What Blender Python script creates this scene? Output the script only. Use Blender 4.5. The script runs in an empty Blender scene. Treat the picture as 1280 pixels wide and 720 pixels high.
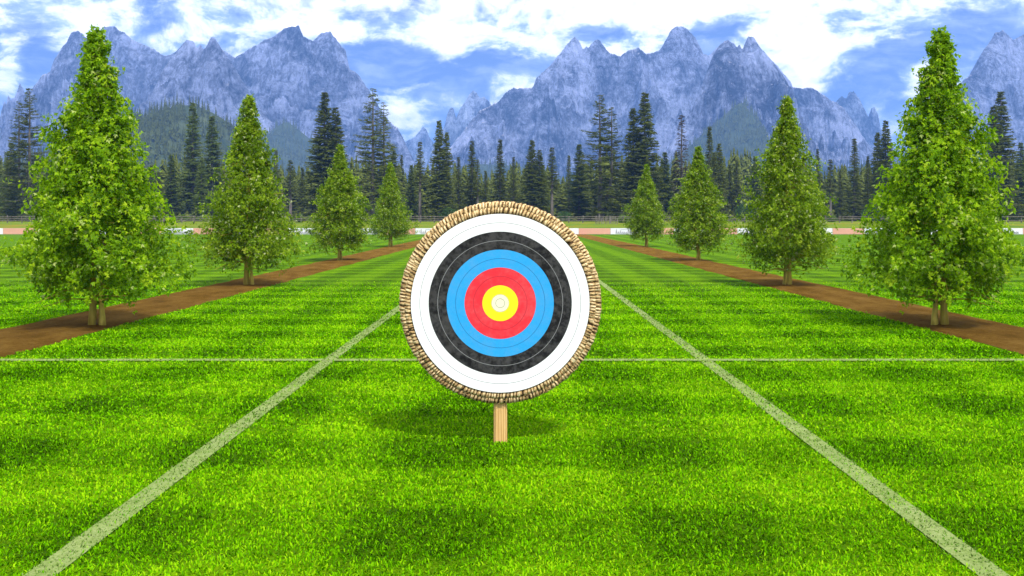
import bpy, math, random
import numpy as np
R = math.radians
rng = np.random.default_rng(7)
random.seed(7)
sc = bpy.context.scene
COL = sc.collection

# ------------------------------------------------------------------ camera / survey constants
CAM_H, FPX, VPX, VPY = 1.53, 1244.4, 646.0, 275.0     # eye height (m) and the lens, in pixels of the 1280 px photograph

def gx(px, Y):                     # sideways metres at distance Y
    return (px - VPX) * Y / FPX
def gz(py, Y):                     # height in metres at distance Y
    return CAM_H + (VPY - py) * Y / FPX

# ------------------------------------------------------------------ helpers
def mesh_np(name, V, faces, mats, parent=None, attrs=None, midx=None, smooth=False):
    V = np.asarray(V, dtype=np.float32)
    if not isinstance(faces, list): faces = [faces]
    faces = [np.asarray(f, dtype=np.int32) for f in faces if len(f)]
    me = bpy.data.meshes.new(name)
    me.vertices.add(len(V)); me.vertices.foreach_set('co', V.ravel())
    tot = np.concatenate([np.full(len(f), f.shape[1], np.int32) for f in faces])
    lv = np.concatenate([f.ravel() for f in faces])
    st = np.concatenate([[0], np.cumsum(tot)[:-1]]).astype(np.int32)
    me.loops.add(len(lv)); me.loops.foreach_set('vertex_index', lv)
    me.polygons.add(len(tot)); me.polygons.foreach_set('loop_start', st)
    if not isinstance(mats, (list, tuple)): mats = [mats]
    for m in mats: me.materials.append(m)
    me.update(calc_edges=True)
    if midx is not None: me.polygons.foreach_set('material_index', np.asarray(midx, np.int32))
    me.polygons.foreach_set('use_smooth', np.full(len(tot), bool(smooth)))
    for k, a in (attrs or {}).items():
        at = me.attributes.new(k, 'FLOAT', 'POINT'); at.data.foreach_set('value', np.asarray(a, np.float32))
    o = bpy.data.objects.new(name, me); COL.objects.link(o)
    if parent: o.parent = parent
    return o

def empty(name, loc=(0, 0, 0), rz=0.0):
    o = bpy.data.objects.new(name, None); COL.objects.link(o)
    o.empty_display_size = .3; o.location = loc; o.rotation_euler = (0, 0, rz)
    return o
def tag(o, label=None, cat=None, group=None, kind=None):
    if label: o['label'] = label
    if cat: o['category'] = cat
    if group: o['group'] = group
    if kind: o['kind'] = kind
    return o
def copy_tree(o, parent=None):
    c = o.copy(); COL.objects.link(c); c.parent = parent
    for ch in [x for x in o.children]: copy_tree(ch, c)
    return c

class MB:                          # collects boxes, tubes ... into one mesh
    def __init__(s): s.V = []; s.Q = []; s.T = []; s.n = 0
    def add(s, V, Q=(), T=()):
        V = np.asarray(V, float); s.V.append(V)
        if len(Q): s.Q.append(np.asarray(Q, int) + s.n)
        if len(T): s.T.append(np.asarray(T, int) + s.n)
        s.n += len(V)
    def box(s, c, d, rz=0.0, bev=0.0):
        c = np.array(c, float); h = np.array(d, float) / 2
        ca, sa = math.cos(rz), math.sin(rz)
        pts = []
        b = min(bev, h.min() * .5)
        if b <= 0:
            for z in (-1, 1):
                for (x, y) in ((-1, -1), (1, -1), (1, 1), (-1, 1)): pts.append((x * h[0], y * h[1], z * h[2]))
            Q = [(3, 2, 1, 0), (4, 5, 6, 7), (0, 1, 5, 4), (1, 2, 6, 5), (2, 3, 7, 6), (3, 0, 4, 7)]
        else:
            prof = [(-h[2], b), (-h[2] + b, 0), (h[2] - b, 0), (h[2], b)]
            for z, i in prof:
                x, y = h[0] - i, h[1] - i; k = b
                pts += [(-x + k, -y, z), (x - k, -y, z), (x, -y + k, z), (x, y - k, z), (x - k, y, z), (-x + k, y, z), (-x, y - k, z), (-x, -y + k, z)]
            Q = []
            for r in range(3):
                for i in range(8):
                    a, a2 = r * 8 + i, r * 8 + (i + 1) % 8
                    Q.append((a, a2, a2 + 8, a + 8))
            for o_, rev in ((0, True), (24, False)):
                q = [(o_, o_ + 1, o_ + 2, o_ + 3), (o_ + 3, o_ + 4, o_ + 7, o_), (o_ + 4, o_ + 5, o_ + 6, o_ + 7)]
                Q += [tuple(reversed(x)) if rev else x for x in q]
        P = np.array(pts); P = np.stack([P[:, 0] * ca - P[:, 1] * sa, P[:, 0] * sa + P[:, 1] * ca, P[:, 2]], 1) + c
        s.add(P, Q)
    def tube(s, pts, rad, n=8, cap=True, sq=1.0):
        pts = np.asarray(pts, float); m = len(pts); rad = np.broadcast_to(rad, (m,))
        V = []
        for i in range(m):
            t = pts[min(i + 1, m - 1)] - pts[max(i - 1, 0)]; t = t / (np.linalg.norm(t) + 1e-9)
            u = np.cross(t, (0.0, 0, 1)) if abs(t[2]) < .95 else np.cross(t, (1.0, 0, 0))
            u /= np.linalg.norm(u); v = np.cross(t, u)
            for k in range(n):
                a = 2 * math.pi * k / n
                V.append(pts[i] + rad[i] * (math.cos(a) * u + math.sin(a) * v * sq))
        Q = [(i * n + k, i * n + (k + 1) % n, (i + 1) * n + (k + 1) % n, (i + 1) * n + k) for i in range(m - 1) for k in range(n)]
        T = []
        if cap:
            V.append(pts[0]); V.append(pts[-1]); b = m * n
            T = [(b, (k + 1) % n, k) for k in range(n)] + [(b + 1, (m - 1) * n + k, (m - 1) * n + (k + 1) % n) for k in range(n)]
        s.add(V, Q, T)
    def build(s, name, mat, parent=None, smooth=False, attrs=None):
        f = []
        if s.Q: f.append(np.concatenate(s.Q))
        if s.T: f.append(np.concatenate(s.T))
        return mesh_np(name, np.concatenate(s.V), f, mat, parent, attrs, smooth=smooth)

# value noise in numpy
def _h(ix, iy, seed):
    n = (ix.astype(np.int64) * 374761393 + iy.astype(np.int64) * 668265263 + seed * 974634777) & 0xffffffff
    n = ((n ^ (n >> 13)) * 1274126177) & 0xffffffff
    n = (n ^ (n >> 16)) & 0xffffffff
    return n / 4294967295.0
def vn(x, y, seed=0):
    x, y = np.broadcast_arrays(np.asarray(x, float), np.asarray(y, float))
    ix, iy = np.floor(x), np.floor(y); fx, fy = x - ix, y - iy
    fx = fx * fx * fx * (fx * (fx * 6 - 15) + 10); fy = fy * fy * fy * (fy * (fy * 6 - 15) + 10)
    a = _h(ix, iy, seed); b = _h(ix + 1, iy, seed); c = _h(ix, iy + 1, seed); d = _h(ix + 1, iy + 1, seed)
    return (a * (1 - fx) + b * fx) * (1 - fy) + (c * (1 - fx) + d * fx) * fy
def fbm(x, y, seed=0, oc=5, gain=.5):
    s = 0; a = 1; t = 0
    for k in range(oc):
        s = s + a * vn(x * 2 ** k + 17 * k, y * 2 ** k - 9 * k, seed + k); t += a; a *= gain
    return s / t
def ridged(x, y, seed=0, oc=5, gain=.5):
    s = 0; a = 1; t = 0
    for k in range(oc):
        s = s + a * (1 - np.abs(2 * vn(x * 2.03 ** k + 31 * k, y * 2.03 ** k + 7 * k, seed + k) - 1)) ** 1.6; t += a; a *= gain
    return s / t
def smooth(a, b, x):
    t = np.clip((np.asarray(x, float) - a) / (b - a), 0, 1); return t * t * (3 - 2 * t)
def rise(Y):                        # the meadow beyond the lawn climbs a little
    return 1.25 * smooth(108, 172, Y)

# ------------------------------------------------------------------ node helpers
class NT:
    def __init__(s, name):
        s.m = bpy.data.materials.new(name); s.m.use_nodes = True
        s.t = s.m.node_tree; s.t.nodes.clear()
        s.out = s.t.nodes.new('ShaderNodeOutputMaterial')
    def n(s, typ, **kw):
        nd = s.t.nodes.new(typ)
        for k, v in kw.items(): setattr(nd, k, v)
        return nd
    def l(s, a, b): s.t.links.new(a, b)
    def put(s, sock, v):
        if isinstance(v, bpy.types.NodeSocket): s.l(v, sock)
        elif isinstance(v, (tuple, list)) and len(v) == 3 and sock.type == 'RGBA': sock.default_value = (*v, 1)
        else: sock.default_value = v
    def math(s, op, a, b=0.0, c=None, clamp=False):
        nd = s.n('ShaderNodeMath', operation=op, use_clamp=clamp)
        s.put(nd.inputs[0], a); s.put(nd.inputs[1], b)
        if c is not None: s.put(nd.inputs[2], c)
        return nd.outputs[0]
    def noise(s, vec, scale, detail=4.0, rough=.55, dist=0.0, col=False):
        nd = s.n('ShaderNodeTexNoise'); s.put(nd.inputs['Vector'], vec)
        nd.inputs['Scale'].default_value = scale; nd.inputs['Detail'].default_value = detail
        nd.inputs['Roughness'].default_value = rough; nd.inputs['Distortion'].default_value = dist
        return nd.outputs['Color' if col else 'Fac']
    def ramp(s, f, stops, interp='LINEAR'):
        nd = s.n('ShaderNodeValToRGB'); s.put(nd.inputs[0], f); e = nd.color_ramp.elements; nd.color_ramp.interpolation = interp
        while len(e) < len(stops): e.new(.5)
        for i, (p, c) in enumerate(stops):
            e[i].position = p; e[i].color = (*c, 1) if not isinstance(c, (int, float)) else (c, c, c, 1)
        return nd.outputs[0]
    def mix(s, f, a, b, mode='MIX'):
        nd = s.n('ShaderNodeMix', data_type='RGBA', blend_type=mode)
        s.put(nd.inputs[0], f); s.put(nd.inputs[6], a); s.put(nd.inputs[7], b)
        return nd.outputs[2]
    def maprange(s, v, a, b, c=0.0, d=1.0):
        nd = s.n('ShaderNodeMapRange', interpolation_type='SMOOTHSTEP'); s.put(nd.inputs[0], v)
        for i, q in enumerate((a, b, c, d)): nd.inputs[i + 1].default_value = q
        return nd.outputs[0]
    def scale(s, vec, sx, sy, sz):
        nd = s.n('ShaderNodeMapping'); s.put(nd.inputs['Vector'], vec); nd.inputs['Scale'].default_value = (sx, sy, sz)
        return nd.outputs[0]
    def attr(s, name):
        nd = s.n('ShaderNodeAttribute', attribute_name=name); return nd.outputs['Fac']
    def pos(s):
        return s.n('ShaderNodeNewGeometry').outputs['Position']
    def objco(s):
        return s.n('ShaderNodeTexCoord').outputs['Object']
    def bsdf(s, col, rough=.7, spec=.3, bump=None, bstr=.5, bdist=.01, metallic=0.0):
        b = s.n('ShaderNodeBsdfPrincipled'); s.put(b.inputs['Base Color'], col); s.put(b.inputs['Roughness'], rough)
        b.inputs['Specular IOR Level'].default_value = spec; b.inputs['Metallic'].default_value = metallic
        if bump is not None:
            bn = s.n('ShaderNodeBump'); bn.inputs['Strength'].default_value = bstr; bn.inputs['Distance'].default_value = bdist
            s.put(bn.inputs['Height'], bump); s.l(bn.outputs[0], b.inputs['Normal'])
        return b.outputs[0]
    def done(s, sh):
        s.l(sh, s.out.inputs['Surface']); return s.m

def leafy(name, col_fn, trans=.35, gloss=.25, rough=.5):
    """leaf surface: diffuse + light through the leaf + a little sheen"""
    t = NT(name); c = col_fn(t)
    d = t.bsdf(c, rough, gloss)
    tr = t.n('ShaderNodeBsdfTranslucent'); t.put(tr.inputs['Color'], c)
    mx = t.n('ShaderNodeMixShader'); mx.inputs[0].default_value = trans
    t.l(d, mx.inputs[1]); t.l(tr.outputs[0], mx.inputs[2])
    return t.done(mx.outputs[0])

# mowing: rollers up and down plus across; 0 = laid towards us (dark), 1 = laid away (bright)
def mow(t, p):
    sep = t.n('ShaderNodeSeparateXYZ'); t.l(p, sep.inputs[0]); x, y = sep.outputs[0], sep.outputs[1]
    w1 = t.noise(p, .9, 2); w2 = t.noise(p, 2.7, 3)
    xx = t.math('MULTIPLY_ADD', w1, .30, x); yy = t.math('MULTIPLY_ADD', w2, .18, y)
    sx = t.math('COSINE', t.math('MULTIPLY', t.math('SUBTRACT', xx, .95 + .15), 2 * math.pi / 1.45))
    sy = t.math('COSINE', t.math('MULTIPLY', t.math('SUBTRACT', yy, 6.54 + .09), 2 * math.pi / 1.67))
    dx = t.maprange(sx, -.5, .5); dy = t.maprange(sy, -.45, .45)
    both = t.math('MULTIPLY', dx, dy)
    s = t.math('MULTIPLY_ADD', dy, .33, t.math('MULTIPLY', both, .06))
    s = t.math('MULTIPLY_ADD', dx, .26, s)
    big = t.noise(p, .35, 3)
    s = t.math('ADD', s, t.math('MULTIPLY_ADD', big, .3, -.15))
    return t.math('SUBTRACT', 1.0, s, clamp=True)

# ------------------------------------------------------------------ materials
def m_lawn():
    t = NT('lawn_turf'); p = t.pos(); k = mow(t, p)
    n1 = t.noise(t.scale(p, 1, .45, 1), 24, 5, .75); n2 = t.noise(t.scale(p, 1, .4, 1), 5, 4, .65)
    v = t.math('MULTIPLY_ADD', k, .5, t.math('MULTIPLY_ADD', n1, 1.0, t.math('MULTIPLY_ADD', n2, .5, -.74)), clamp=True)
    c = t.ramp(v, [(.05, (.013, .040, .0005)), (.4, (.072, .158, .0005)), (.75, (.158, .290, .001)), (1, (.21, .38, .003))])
    return t.done(t.bsdf(c, .9, .02, t.noise(p, 60, 4), .9, .03))
def m_blade():
    def f(t):
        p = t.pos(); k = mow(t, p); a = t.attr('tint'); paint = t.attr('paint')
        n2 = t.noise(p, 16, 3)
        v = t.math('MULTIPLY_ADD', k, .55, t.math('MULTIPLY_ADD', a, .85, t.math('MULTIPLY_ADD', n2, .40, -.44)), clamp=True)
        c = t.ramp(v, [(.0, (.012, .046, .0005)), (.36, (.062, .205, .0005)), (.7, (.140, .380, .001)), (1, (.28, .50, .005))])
        return t.mix(paint, c, t.mix(a, (.10, .17, .025), (.25, .30, .10)))
    return leafy('grass_blade', f, .30, 0.0, .8)
def m_line():
    t = NT('line_paint'); p = t.pos(); n = t.noise(p, 70, 4, .7); n2 = t.noise(p, 6, 3)
    v = t.math('MULTIPLY_ADD', n2, .4, t.math('MULTIPLY', n, .9))
    c = t.ramp(v, [(.38, (.05, .11, .008)), (.55, (.13, .185, .04)), (.85, (.23, .27, .10))])
    return t.done(t.bsdf(c, .85, .1, n, .6, .01))
def m_dirt():
    t = NT('dirt'); p = t.pos(); n = t.noise(p, 16, 7, .78); n2 = t.noise(t.scale(p, 1, .4, 1), 2.2, 4); n3 = t.noise(p, 120, 2)
    v = t.math('MULTIPLY_ADD', n2, .5, t.math('MULTIPLY_ADD', n, .55, t.math('MULTIPLY', n3, .25)))
    c = t.ramp(v, [(.42, (.045, .021, .003)), (.6, (.145, .074, .010)), (.82, (.28, .16, .034))])
    return t.done(t.bsdf(c, 1.0, .02, t.math('ADD', n, t.math('MULTIPLY', n3, .4)), 1.0, .10))
def m_meadow():
    t = NT('meadow_grass'); p = t.pos(); n = t.noise(t.scale(p, 1, .5, 1), .45, 5, .7); n2 = t.noise(p, .12, 3)
    v = t.math('MULTIPLY_ADD', n2, .7, t.math('MULTIPLY', n, .6))
    c = t.ramp(v, [(.38, (.045, .105, .006)), (.6, (.100, .150, .010)), (.85, (.17, .145, .016))])
    return t.done(t.bsdf(c, 1.0, .02, n, .8, .3))
def m_ground():
    t = NT('forest_floor'); p = t.pos(); n = t.noise(p, .05, 6, .6)
    return t.done(t.bsdf(t.ramp(n, [(.3, (.02, .035, .012)), (.7, (.06, .075, .025))]), .95, .05))
def m_rock(name, tint=(1, 1, 1), forest=0.0, treeline=110.0):
    t = NT(name); g = t.n('ShaderNodeNewGeometry'); p = g.outputs['Position']
    sep = t.n('ShaderNodeSeparateXYZ'); t.l(p, sep.inputs[0]); z = sep.outputs[2]
    nsep = t.n('ShaderNodeSeparateXYZ'); t.l(g.outputs['True Normal'], nsep.inputs[0]); nz = nsep.outputs[2]
    vst = t.scale(p, 1, .6, .62)
    big = t.noise(p, .008, 6, .6); crack = t.noise(vst, .03, 9, .78, 1.6); fine = t.noise(vst, .13, 6, .8)
    stra = t.noise(t.scale(p, .15, .15, 1.0), .06, 4, .6, .6)
    v = t.math('MULTIPLY_ADD', crack, .75, t.math('MULTIPLY_ADD', fine, .52, t.math('MULTIPLY_ADD', stra, .15, t.math('MULTIPLY_ADD', big, .80, -.665))))
    c = t.ramp(v, [(.30, tuple(.03 * q for q in tint)), (.42, tuple(.20 * q for q in tint)), (.53, tuple(.48 * q for q in tint)), (.68, tuple(.72 * q for q in tint))])  # crevice shade and lit-face brightness deepened in the rock colour
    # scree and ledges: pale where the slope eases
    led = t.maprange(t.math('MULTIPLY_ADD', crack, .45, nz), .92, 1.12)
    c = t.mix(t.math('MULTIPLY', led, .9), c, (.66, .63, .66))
    # trees and alpine grass on the foot
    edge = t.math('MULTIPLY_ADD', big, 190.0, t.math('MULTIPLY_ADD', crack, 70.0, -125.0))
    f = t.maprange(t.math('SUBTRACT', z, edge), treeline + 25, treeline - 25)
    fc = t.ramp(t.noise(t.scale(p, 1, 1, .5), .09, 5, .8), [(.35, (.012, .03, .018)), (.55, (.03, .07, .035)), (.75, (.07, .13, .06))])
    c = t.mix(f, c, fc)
    hgt = t.math('MULTIPLY_ADD', crack, 1.0, t.math('MULTIPLY', fine, .35))
    return t.done(t.bsdf(c, .9, .1, hgt, 1.0, 38.0))
def m_needles(name, dark, tone_hi, trans=.32):  # needle tone differs at random per tuft and per tree
    def f(t):
        a = t.attr('tint'); o = t.n('ShaderNodeObjectInfo').outputs['Random']
        v = t.math('MULTIPLY_ADD', o, .35, t.math('MULTIPLY', a, .75))
        return t.ramp(v, [(0, dark), (1, tone_hi)])
    return leafy(name, f, trans, .03, .7)
def m_bark(name, a, b, sc_=9.0, bd=.03):
    t = NT(name); p = t.objco(); n = t.noise(t.scale(p, 1, 1, .18), sc_, 6, .65)
    return t.done(t.bsdf(t.ramp(n, [(.3, a), (.7, b)]), .9, .1, n, .9, bd))
def m_leaf(name, stops, pale):
    def f(t):
        a = t.attr('tint')
        c = t.ramp(a, stops)
        return t.mix(t.maprange(a, .93, .97), c, pale)
    return leafy(name, f, .55, .15, .5)
def m_printed(name, col, lines, grime=None, gr=.0, worn=.12):
    """paper ring: radius from the face centre gives the thin scoring lines"""
    t = NT(name); p = t.objco(); sep = t.n('ShaderNodeSeparateXYZ'); t.l(p, sep.inputs[0])
    r = t.math('SQRT', t.math('ADD', t.math('POWER', sep.outputs[0], 2.0), t.math('POWER', sep.outputs[2], 2.0)))
    n = t.noise(p, 22, 6, .7); n2 = t.noise(p, 85, 3, .7); n3 = t.noise(p, 5, 3)
    c = t.mix(t.math('MULTIPLY', t.maprange(n, .4, .75), worn), col, tuple(min(1, q * .72 + .10) for q in col))
    c = t.mix(t.math('MULTIPLY', t.maprange(n2, .52, .75), worn), c, tuple(q * .6 for q in col))
    if grime is not None:
        w = t.math('MULTIPLY_ADD', n3, .5, t.math('MULTIPLY', n, .65))
        c = t.mix(t.math('MULTIPLY', t.maprange(w, .46, .78), gr), c, grime)
    for (rr, lw, lc) in lines:
        d = t.math('ABSOLUTE', t.math('SUBTRACT', r, rr)); f = t.math('LESS_THAN', d, lw)
        c = t.mix(f, c, lc)
    return t.done(t.bsdf(c, .75, .15, n, .15, .002))
def m_straw():
    t = NT('straw_rope'); p = t.objco(); a = t.attr('tint'); n = t.noise(p, 70, 6, .8); n2 = t.noise(p, 14, 3)
    v = t.math('MULTIPLY_ADD', n, .95, t.math('MULTIPLY_ADD', a, .5, t.math('MULTIPLY_ADD', n2, .5, -.52)))
    c = t.ramp(v, [(.30, (.035, .020, .009)), (.44, (.20, .115, .042)), (.60, (.50, .33, .14)), (.85, (.78, .62, .36))])
    return t.done(t.bsdf(c, .85, .15, n, 1.0, .008))
def m_post():
    t = NT('pine_post'); p = t.objco(); w = t.n('ShaderNodeTexWave', bands_direction='X'); t.put(w.inputs['Vector'], t.scale(p, 1, .6, .07))
    w.inputs['Scale'].default_value = 26; w.inputs['Distortion'].default_value = 5; w.inputs['Detail'].default_value = 3; w.inputs['Detail Scale'].default_value = 1.2
    n = t.noise(t.scale(p, 1, 1, .05), 60, 4)
    v = t.math('MULTIPLY_ADD', n, .5, t.math('MULTIPLY', w.outputs['Fac'], .6))
    return t.done(t.bsdf(t.ramp(v, [(.2, (.34, .16, .04)), (.5, (.52, .29, .085)), (.85, (.68, .46, .19))]), .6, .3, n, .3, .003))
def m_plain(name, col, rough=.6, var=.12, sc_=3.0):
    t = NT(name); n = t.noise(t.objco(), sc_, 5, .6)
    c = t.mix(t.maprange(n, .35, .75), tuple(q * (1 - var) for q in col), tuple(min(1, q * (1 + var)) for q in col))
    return t.done(t.bsdf(c, rough, .25, n, .1, .004))

M_LAWN, M_BLADE, M_LINE, M_DIRT, M_MEADOW, M_GROUND = m_lawn(), m_blade(), m_line(), m_dirt(), m_meadow(), m_ground()

# ------------------------------------------------------------------ setting: ground sheets
def sheet(name, xs, ys, zfn, mat, wig=None):
    xs = np.asarray(xs, float); ys = np.asarray(ys, float)
    X, Y = np.meshgrid(xs, ys)
    if wig: X = X + wig(X, Y)
    Z = zfn(X, Y)
    n, m = len(ys), len(xs)
    i = np.arange(n * m).reshape(n, m)
    Q = np.stack([i[:-1, :-1], i[:-1, 1:], i[1:, 1:], i[1:, :-1]], -1).reshape(-1, 4)
    o = mesh_np(name, np.stack([X, Y, Z], -1).reshape(-1, 3), Q, mat, smooth=True)
    tag(o, kind='structure'); return o

gy = np.concatenate([np.linspace(-60, 100, 9), np.linspace(106, 180, 38), np.linspace(200, 9000, 20)])
gnd = sheet('ground', np.linspace(-7000, 7000, 15), gy, lambda X, Y: rise(Y) - .06, M_GROUND)
lawn = sheet('lawn', np.linspace(-75, 75, 31), np.linspace(-12, 106, 25), lambda X, Y: 0 * X, M_LAWN)
mead = sheet('meadow', np.linspace(-140, 140, 57), np.linspace(106.02, 192, 44), lambda X, Y: rise(Y) + .10 * (fbm(X / 9, Y / 9, 3) - .5) * smooth(106, 112, Y), M_MEADOW)
P_IN, P_OUT = 5.72, 7.2
def path_w(Y): return P_OUT + .25 * smooth(30, 60, Y)
for s in (-1, 1):
    def zf(X, Y): return .004 + .03 * np.clip(1 - (np.abs((np.abs(X) - 6.45)) / .72) ** 2, 0, 1) * (.5 + fbm(X * 1.5, Y * 1.5, 11))
    xs = np.linspace(P_IN, P_OUT, 13) * s
    ys = np.concatenate([np.linspace(-8, 40, 193), np.linspace(40.5, 105.5, 90)])
    o = sheet('dirt_path', xs if s > 0 else xs[::-1], ys, zf, M_DIRT,
              wig=lambda X, Y: np.where(np.abs(np.abs(X) - P_IN) < .01, .10, np.where(np.abs(np.abs(X) - P_OUT) < .01, .12, 0)) * (fbm(Y * 1.3 + s * 50 + X * .01, Y * 0 + .3, 5) - .5) * 1.6
              + np.sign(X) * .25 * smooth(30, 60, Y) * smooth(5.72, 7.2, np.abs(X)))
LX, LW = 2.045, .068
for s in (-1, 1):
    sheet('lane_line', [s * LX - LW, s * LX + LW], np.linspace(-6, 105.4, 120), lambda X, Y: 0 * X + .008, M_LINE,
          wig=lambda X, Y: .012 * (fbm(Y * 3, Y * 0 + X, 8) - .5))
CLY, CLW = 10.82, .075
sheet('cross_line', np.linspace(-5.66, 5.66, 90), [CLY - CLW, CLY + CLW], lambda X, Y: 0 * X + .012, M_LINE)

# grass blades on the lawn: real short turf, denser and finer close by
def blades():
    Vs, ti, pa = [], [], []
    for (y0, y1, dens, L, W) in ((2.6, 5.2, 7500, .020, .0070), (5.2, 7.2, 5600, .021, .0085), (7.2, 10.5, 3400, .023, .012), (10.5, 16, 1700, .026, .017), (16, 26, 800, .026, .022)):
        xm = .53 * y1 + 1.6
        n = int(dens * 2 * xm * (y1 - y0))
        X = rng.uniform(-xm, xm, n); Y = rng.uniform(y0, y1, n)
        edge_in = P_IN + .07 * (fbm(Y * 1.3, Y * 0 + .3, 5) - .5) + .16 * (fbm(Y * 7, X * 0, 15, 3) - .45)
        ok = (np.abs(X) < .53 * Y + 1.6) & ~((np.abs(X) > edge_in - .0) & (np.abs(X) < P_OUT + .02 + .2 * (fbm(Y * 7, X * 0 + 5, 16, 3) - .5)))
        # tufty cover, thinning out towards the distance
        ok &= rng.random(n) < np.clip(1 - smooth(17, 26, Y), 0, 1)
        ok &= rng.random(n) < .55 + .9 * fbm(X * 9, Y * 9, 21, 3)
        X, Y = X[ok], Y[ok]; n = len(X)
        a = rng.uniform(0, 2 * np.pi, n); lean = rng.uniform(.3, 1.35, n)
        flow = 2 * np.pi * fbm(X * 2.2, Y * 2.2, 31, 3) * 2
        a = np.where(rng.random(n) < .3, flow + rng.normal(0, .6, n), a)
        l = L * rng.uniform(.55, 1.35, n); w = W * rng.uniform(.6, 1.25, n)
        dx, dy = np.cos(a), np.sin(a)
        hx, hz = l * np.sin(lean), l * np.cos(lean)
        ux, uy = -dy * w / 2, dx * w / 2
        base = np.stack([X, Y, np.zeros(n)], 1); side = np.stack([ux, uy, np.zeros(n)], 1)
        mid = base + np.stack([dx * hx * .42, dy * hx * .42, hz * .62], 1)
        tip = base + np.stack([dx * hx, dy * hx, hz * .92], 1)
        V = np.stack([base - side, base + side, mid + side * .9, tip, mid - side * .9], 1)
        Vs.append(V)
        r = np.clip(rng.normal(.5, .30, n), 0, 1)
        line = (np.abs(np.abs(X) - LX) < LW + .022 * (fbm(X * 14, Y * 14, 41, 3) - .5) * 2) | ((np.abs(Y - CLY) < CLW) & (np.abs(X) < 5.66))
        pv = np.where(line & (rng.random(n) < .45 + .75 * fbm(X * 3, Y * 3, 43, 4)), rng.uniform(.45, 1, n), 0)
        ti.append(np.repeat(r, 5)); pa.append(np.repeat(pv, 5))
    V = np.concatenate(Vs); n = len(V); i = np.arange(n)[:, None] * 5
    Q = np.concatenate([i + 0, i + 1, i + 2, i + 4], 1); T = np.concatenate([i + 4, i + 2, i + 3], 1)
    o = mesh_np('grass', V.reshape(-1, 3), [Q, T], M_BLADE, attrs={'tint': np.concatenate(ti), 'paint': np.concatenate(pa)})
    tag(o, 'bright green mown grass covering the whole lawn', 'grass', kind='stuff')
    print('blades', n)
blades()

# ------------------------------------------------------------------ archery target
TY = 6.87; TX = gx(625.5, TY); TC = .962
tgt = empty('archery_target', (TX, TY, 0))
tag(tgt, 'round straw archery target with coloured rings on a single wooden post', 'archery target')
M_STRAW, M_POST = m_straw(), m_post()
def rope_ring(mb, tl, Rr, y, r, N, ph, tw=1.0):
    nu, nv = N * 9, 14
    u = np.linspace(0, 2 * np.pi, nu, endpoint=False)[:, None]; v = np.linspace(0, 2 * np.pi, nv, endpoint=False)[None]
    uj = u + .010 * (vn(u * 37, u * 0, 4 + ph) - .5)
    lump = np.abs(np.sin(uj * N / 2 + v * tw * .5 + ph + 4.5 * (vn(uj * 9, v * 0, 3 + ph) - .5)))
    ir = 1 + .18 * (vn(u * N / 3.1, v * 0 + ph, 7) - .5)
    rr = r * ir * (.86 + .16 * lump ** .6) + .006 * (vn(u * 160, v * 3, 9 + ph) - .5)
    x = (Rr + rr * np.cos(v)) * np.cos(u); z = (Rr + rr * np.cos(v)) * np.sin(u); yy = y + rr * np.sin(v) + 0 * u
    V = np.stack([x, yy, z], -1).reshape(-1, 3)
    i = np.arange(nu * nv).reshape(nu, nv)
    j = np.roll(i, -1, 0)
    Q = np.stack([i, np.roll(i, -1, 1), np.roll(j, -1, 1), j], -1).reshape(-1, 4)
    mb.add(V, Q)
    tl.append((np.clip(lump, 0, 1) ** .8 * (.55 + .9 * vn(u * N / 1.0, v * .6 + ph, 13))).reshape(-1))  # gaps between stitches shaded darker through the colour attribute
b = MB(); tl = []
# body disc
nb = 96; ang = np.linspace(0, 2 * np.pi, nb, endpoint=False)
rings = [(.001, -.055), (.625, -.055), (.655, -.03), (.655, .05), (.625, .07), (.001, .07)]
V = np.concatenate([np.stack([r * np.cos(ang), 0 * ang + y, r * np.sin(ang)], 1) for r, y in rings])
Q = [(k * nb + i, k * nb + (i + 1) % nb, (k + 1) * nb + (i + 1) % nb, (k + 1) * nb + i) for k in range(len(rings) - 1) for i in range(nb)]
b.add(V, Q); tl.append(np.full(len(V), .5))
for (Rr, y, r, N, ph) in ((.632, -.042, .026, 160, 0), (.664, -.026, .030, 176, 1), (.668, .022, .031, 112, 2), (.655, .062, .03, 110, 3), (.60, .078, .03, 100, 4), (.545, .08, .03, 92, 5), (.49, .08, .03, 84, 6), (.435, .08, .03, 76, 7), (.38, .08, .03, 66, 8), (.325, .08, .03, 56, 9), (.27, .08, .03, 46, 10), (.215, .08, .03, 36, 11), (.16, .08, .03, 27, 12), (.105, .08, .03, 18, 13), (.05, .08, .03, 9, 14)):
    rope_ring(b, tl, Rr, y, r, N, ph)
for k in range(700):                 # loose straw ends sticking out of the coils
    a = random.uniform(0, 2 * math.pi); r0 = random.uniform(.625, .692); yy = random.uniform(-.066, .01); l = random.uniform(.012, .045)
    c_ = np.array((r0 * math.cos(a), yy, r0 * math.sin(a))); ta = a + math.pi / 2 * random.choice((-1, 1)) + random.uniform(-.6, .6)
    d_ = np.array((math.cos(ta), random.uniform(-.35, .1), math.sin(ta)))
    b.tube([c_, c_ + d_ * l * .5, c_ + d_ * l], [.0019, .0016, .0008], 4); tl.append(np.full(14, random.uniform(.3, 1)))
butt = b.build('straw_butt', M_STRAW, tgt, smooth=True, attrs={'tint': np.concatenate(tl)})
butt.location = (0, 0, TC)
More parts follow.
